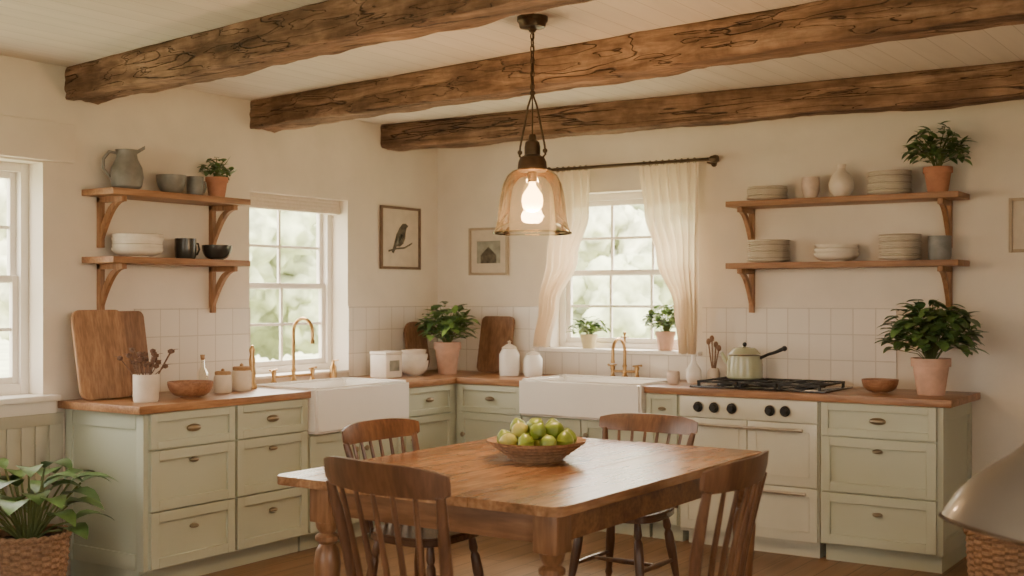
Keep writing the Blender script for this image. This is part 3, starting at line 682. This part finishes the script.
def chair(loc,rz,crest=.95,W=.54,depth=.42,ns=6,seat=.45,lean_=.10,ch=.088):
    b=B()
    P=[]
    for k in range(36):
        a=2*pi*k/36; ca,sa=math.cos(a),math.sin(a)
        ex=.6
        x=.225*math.copysign(abs(ca)**ex,ca); y=(depth/2)*math.copysign(abs(sa)**ex,sa)
        x*=1+.06*(y/(depth/2)); P.append((x,y,seat-.036))
    b.prism(P,(0,0,.036),'seat',.008)
    for sx in (-1,1):
        for sy in (-1,1):
            A=Vector((sx*.145,sy*.14,seat-.03)); Z=Vector((sx*.20,sy*.20,0))
            q=[0,.08,.16,.2,.24,.4,.6,.75,.8,.84,.92,1]; r=[.014,.017,.020,.014,.021,.024,.020,.015,.020,.015,.014,.011]
            b.tube([A+(Z-A)*f for f in q],r,'chair',12)
        z=.19; f=(seat-.03-z)/(seat-.03)
        b.tube([(sx*(.145+.055*f),-(.14+.06*f),z),(sx*(.145+.055*f)*.99,0,z),(sx*(.145+.055*f),(.14+.06*f),z)],[.008,.014,.008],'chair',10)
    b.tube([(-.175,0,.19),(0,0,.19),(.175,0,.19)],[.008,.013,.008],'chair',10)
    yb=-depth/2+.03
    def cp(s,z):
        fz=(z-seat)/(crest-seat)
        return Vector((s*W/2,yb-lean_*fz-.06*(1-s*s)*fz+.03*fz,z))
    t=bmesh.new(); n=20; rings=[]
    for i in range(n+1):
        s=-1+2*i/n; top=crest-.022*s*s*s*s; bot=crest-ch+.004*s*s+(.014 if abs(s)>.97 else 0)
        c1=cp(s,top); c0=cp(s,bot); nn=Vector((.22*s,1,0)).normalized()*.0115
        edge=.6 if abs(s)>.97 else 1
        mid=(c1+c0)/2
        ring=[c0-nn*.7*edge,c0+nn*.7*edge,mid+nn*edge,c1+nn*.6*edge,c1-nn*.6*edge,mid-nn*edge]
        rings.append([t.verts.new(v) for v in ring])
    for a,b_ in zip(rings,rings[1:]):
        for k in range(6):
            j=(k+1)%6; t.faces.new((a[k],a[j],b_[j],b_[k]))
    t.faces.new(rings[0]); t.faces.new(rings[-1][::-1]); bmesh.ops.recalc_face_normals(t,faces=t.faces)
    b.add(t,'chair')
    for k in range(ns+2):
        s=-1+2*k/(ns+1); end=k in (0,ns+1)
        base=Vector((s*.185,yb+.01*(1 if end else 0)-.012*(1-s*s),seat-.01)); tp=cp(s*.90,crest-ch+.012)
        mid=(base+tp)/2+Vector((0,.012 if end else .004,0))
        if end: b.tube([base,base+(tp-base)*.2+Vector((0,.006,0)),mid,base+(tp-base)*.8+Vector((0,.006,0)),tp],[.014,.019,.020,.017,.014],'chair',12)
        else: b.tube([base,base+(tp-base)*.3,mid,tp],[.008,.0105,.010,.007],'chair',10)
    return b.done('dining_chair',loc,rz)
chair((3.21,-4.16,0),-.16,.985,.54,ns=5,ch=.095)
chair((3.64,-3.54,0),pi/2+.05,.955,.55,ns=5,ch=.095)
chair((2.18,-2.94,0),-pi/2,.90,.52)
chair((2.65,-2.00,0),pi,.87,.54)

# fruit bowl
b=B(); b.lathe([(0,0),(.11,0),(.115,.012),(.17,.05),(.205,.075),(.212,.085),(.198,.083),(.16,.055),(.10,.02),(0,.018)],'wicker',seg=48)
for k in range(5):
    zz=.015+.015*k; rr=.115+(.205-.115)*((zz-.012)/.065)
    b.tube([(rr*math.cos(2*pi*i/48),rr*math.sin(2*pi*i/48),zz+.003*math.sin(i*pi+k*pi)) for i in range(49)],.005,'wicker',6,False)
fr=[]
for (n_,R_,z_) in ((9,.135,.085),(5,.07,.08),(6,.085,.130),(1,0,.14)):
    for i in range(n_):
        a=2*pi*i/n_+z_*9; fr.append((R_*math.cos(a),R_*math.sin(a),z_))
for i,(x,y,z) in enumerate(fr):
    r=.038*random.uniform(.9,1.1)
    T=Matrix.Rotation(random.uniform(0,6),4,'Z')@Matrix.Rotation(random.uniform(-.6,.6)+pi/2*(i%2),4,'X')
    mt='lemon' if i%4==1 else 'lime'
    b.lathe([(0,-r*1.18),(r*.12,-r*1.12),(r*.45,-r*.93),(r*.82,-r*.55),(r,0),(r*.82,r*.55),(r*.45,r*.93),(r*.14,r*1.12),(0,r*1.2)],mt,(x,y,z),20,T)
b.done('fruit_bowl',(2.66,-2.79,TZ))

# ------------------------------------------------------------------ pendant
PX,PY=2.62,-2.76
b=B(); b.lathe([(0,2.65),(.066,2.65),(.066,2.632),(.058,2.622),(.055,2.605),(.02,2.598),(.012,2.585),(0,2.584)],'bronze',seg=32)
z=2.585
k=0
while z>2.335:
    a=k%2*pi/2
    u=Vector((math.cos(a),math.sin(a),0))
    pts=[Vector((0,0,z-.017))+u*.0085*math.cos(2*pi*i/12)+Vector((0,0,1))*.018*math.sin(2*pi*i/12) for i in range(13)]
    b.tube(pts,.003,'bronze',6,False); z-=.027; k+=1
b.tube([(0,0,2.60),(.006,0,2.5),(-.004,.003,2.4),(0,0,2.3)],.003,'bronze',6)
b.ball((0,0,2.325),.013,'bronze',sub=2)
for s in (-1,1):
    b.tube([(0,0,2.325),(s*.022,0,2.27),(s*.045,0,2.17),(s*.062,0,2.10),(s*.066,0,2.06),(s*.05,0,2.045)],.0045,'bronze',8)
    b.ball((s*.064,0,2.075),.011,'bronze',sub=2)
b.tube([(0,0,2.32),(0,0,2.14)],.0035,'bronze',6)
b.lathe([(0,2.15),(.014,2.148),(.018,2.125),(.03,2.115),(.034,2.095),(.034,2.06),(.052,2.05),(.060,2.03),(.064,1.995),(.054,1.988),(0,1.988)],'bronze',seg=28)
b.lathe([(0,2.0),(.02,2.0),(.02,1.945),(0,1.945)],'bronze',seg=16)
b.lathe([(.056,2.000),(.084,1.993),(.108,1.972),(.126,1.935),(.138,1.885),(.145,1.83),(.150,1.78),(.157,1.748),(.168,1.727)],'glass',seg=56)
b.tube([(.168*math.cos(2*pi*i/56),.168*math.sin(2*pi*i/56),1.727) for i in range(57)],.0042,'clear',8,False)
b.lathe([(0,1.945),(.014,1.945),(.016,1.93),(.028,1.912),(.042,1.89),(.046,1.865),(.042,1.84),(.027,1.822),(0,1.815)],'bulb',seg=28)
o=b.done('pendant_lamp',(PX,PY,0))

# ------------------------------------------------------------------ baskets / floor plant
def basket(b,r0,r1,h,z0=0):
    t=bmesh.new(); nr=int(h/.014); nc=72; g=[]
    for j in range(nr*2+1):
        v=j/(nr*2); r=r0+(r1-r0)*math.sin(v*pi/2)
        g.append([t.verts.new(((r+.006*math.sin(i*pi/3+ (j//2)*pi)*abs(math.sin(j*pi/2)))*math.cos(2*pi*i/nc),(r+.006*math.sin(i*pi/3+(j//2)*pi)*abs(math.sin(j*pi/2)))*math.sin(2*pi*i/nc),z0+h*v)) for i in range(nc)])
    for a,b_ in zip(g,g[1:]):
        for i in range(nc): t.faces.new((a[i],a[(i+1)%nc],b_[(i+1)%nc],b_[i]))
    t.faces.new(g[0][::-1]); b.add(t,'wicker')
    for ph in (0,pi):
        b.tube([((r1+.006*math.cos(i*.8+ph))*math.cos(2*pi*i/96),(r1+.006*math.cos(i*.8+ph))*math.sin(2*pi*i/96),z0+h+.008*math.sin(i*.8+ph)) for i in range(97)],.009,'wicker',8,False)
b=B(); basket(b,.14,.18,.35); b.lathe([(.17,.32),(0,.33)],'soil',seg=24)
for i in range(38):
    a=i*2.4; e=.25+1.2*((i*7)%38)/38; L=random.uniform(.18,.37)
    p0=Vector((.03*math.cos(a),.03*math.sin(a),.32)); p1=p0+Vector((math.cos(a)*math.cos(e)*.75,math.sin(a)*math.cos(e)*.75,math.sin(e)))*L
    b.tube([p0,(p0+p1)/2+Vector((0,0,.02)),p1],.005,'stem',6)
    b.leaf(p1,(math.cos(a)*math.cos(e*.6),math.sin(a)*math.cos(e*.6),.55),random.uniform(.19,.25),random.uniform(.11,.145),random.choice(['leaf','leafdk','leaf']),.6)
for v in b.bm.verts:
    if v.co.x<-.365: v.co.x=-.365
    if v.co.y>.45: v.co.y=.45
b.done('potted_houseplant',(.42,-3.68,0))
b=B(); basket(b,.16,.20,.42)
b.lathe([(.19,.34),(0,.35)],'linen',seg=24); b.done('wicker_basket',(4.30,-1.46,0))
# floor lamp
b=B(); b.lathe([(0,0),(.15,0),(.15,.015),(.02,.03),(0,.03)],'shade',(.42,.0,0),32)
pts=[(.42,0,.02),(.42,0,.9),(.41,0,1.15)]+[(.25+.16*math.cos(a),0,1.15+.10*math.sin(a)) for a in [pi*k/12 for k in range(1,8)]]+[(.15,0,1.19)]
b.tube(pts,.010,'shade',12)
R=Matrix.Translation((0.03,0,.858))@Matrix.Rotation(math.radians(12),4,'Y')
prof=[(.205,-.004),(.211,.004),(.206,.02),(.185,.07),(.155,.115),(.118,.155),(.082,.19),(.055,.225),(.045,.255),(.02,.275),(0,.275)]
b.lathe(prof,'shade',seg=48,T=R); b.lathe([(.203,0),(.199,.02),(.179,.068),(.149,.111),(.113,.15),(0,.18)],'bronze',seg=48,T=R)
b.lathe([(0,.18),(.02,.17),(.03,.12),(0,.09)],'cream',seg=16,T=R)
b.tube([(.212*math.cos(2*pi*i/48),.212*math.sin(2*pi*i/48),0) for i in range(49)],.005,'bronze',6,False,T=R)
b.done('floor_lamp',(4.795,-3.90,0),rz=math.radians(34))

# ------------------------------------------------------------------ outdoors
B().box((-60,-40,-.4),(40,60,-.3),'grass').done('garden_lawn')
def tree(loc,R,mat,seed):
    b=B(); random.seed(seed)
    b.tube([(0,0,0.005),(.1,0,1.2),(0,.1,2.2)],[.18,.14,.1],'board2',10)
    for i in range(14):
        t=bmesh.new(); r=R*random.uniform(.3,.55); bmesh.ops.create_icosphere(t,subdivisions=4,radius=r)
        for v in t.verts:
            d=noise.noise(v.co*2.3+Vector((seed,i,0)))*.35+noise.noise(v.co*6+Vector((seed,i,3)))*.3+noise.noise(v.co*14+Vector((seed,i,3)))*.16
            v.co+=v.co.normalized()*d*r
        b.add(t,mat,Matrix.Translation((random.uniform(-R,R)*.9,random.uniform(-R,R)*.9,1.0+r*.6+random.uniform(0,1.8)*R*.85)))
    for v in b.bm.verts: v.co.z=max(v.co.z,0.004)
    b.done('garden_tree',(loc[0],loc[1],-.3),ang=180)
k=0
for (x,y,R,mt) in ((-10,7.0,1.6,'tree1'),(-9.0,10.5,1.7,'tree2'),(-14,4.5,1.7,'tree2'),(-6.2,13,1.7,'tree1'),(-4.2,12.0,1.3,'tree2'),(-2.0,14,1.7,'tree1'),(-8,3.8,1.0,'tree2'),(-15,0.0,1.7,'tree1'),(-12.0,-1.5,1.5,'tree2'),(-13,9,2.0,'tree1'),(-3.0,8.2,.9,'tree1')):
    k+=1; tree((x,y),R,mt,k)
random.seed(3)

# ------------------------------------------------------------------ light
w=bpy.data.worlds.new('world'); scene.world=w; w.use_nodes=True
bg=w.node_tree.nodes['Background']; bg.inputs['Color'].default_value=(1.0,0.93,0.82,1); bg.inputs['Strength'].default_value=11
def light(name,typ,loc,rot,energy,col,**kw):
    l=bpy.data.lights.new(name,typ); l.energy=energy; l.color=col
    for a,v in kw.items(): setattr(l,a,v)
    o=bpy.data.objects.new(name,l); scene.collection.objects.link(o); o.location=loc; o.rotation_euler=rot; return o
def aim(o,tgt):
    o.rotation_euler=(Vector(tgt)-o.location).to_track_quat('-Z','Y').to_euler()
s=light('sun','SUN',(10,-10,20),(0,0,0),9,(1,.93,.8),angle=.05); aim(s,(0,0,9))
light('pendant_bulb_light','POINT',(PX,PY,1.78),(0,0,0),46,(1,.64,.34),shadow_soft_size=.05)
a=light('window_fill_area','AREA',(-1.6,-.3,3.3),(0,0,0),330,(1,.84,.62),shape='RECTANGLE',size=1.4,size_y=1.0); aim(a,(.9,-2.0,.9))  # added area lamp above the view, boosts daylight through the left window
a=light('window_fill_area','AREA',(1.2,1.8,3.3),(0,0,0),330,(1,.84,.62),shape='RECTANGLE',size=1.4,size_y=1.0); aim(a,(1.8,-1.0,.9))  # same kind of added lamp, outside the back window
a=light('camera_fill_area','AREA',(5.6,-7.9,2.1),(0,0,0),20,(1,.78,.56),shape='RECTANGLE',size=1.8,size_y=1.0); aim(a,(2.6,-1.5,.9))  # unseen soft fill added behind the camera, no lamp stands there

# ------------------------------------------------------------------ camera
cam=bpy.data.cameras.new('camera'); co=bpy.data.objects.new('camera',cam); scene.collection.objects.link(co)
cam.sensor_width=36; cam.lens=1210/1024*36
co.location=(5.432,-7.10,1.454)
fw=Vector((-.5579,.8301,0)); co.rotation_euler=fw.to_track_quat('-Z','Y').to_euler()
cam.shift_y=9/1024
cam.dof.use_dof=True; cam.dof.focus_distance=5.8; cam.dof.aperture_fstop=3.2
scene.camera=co
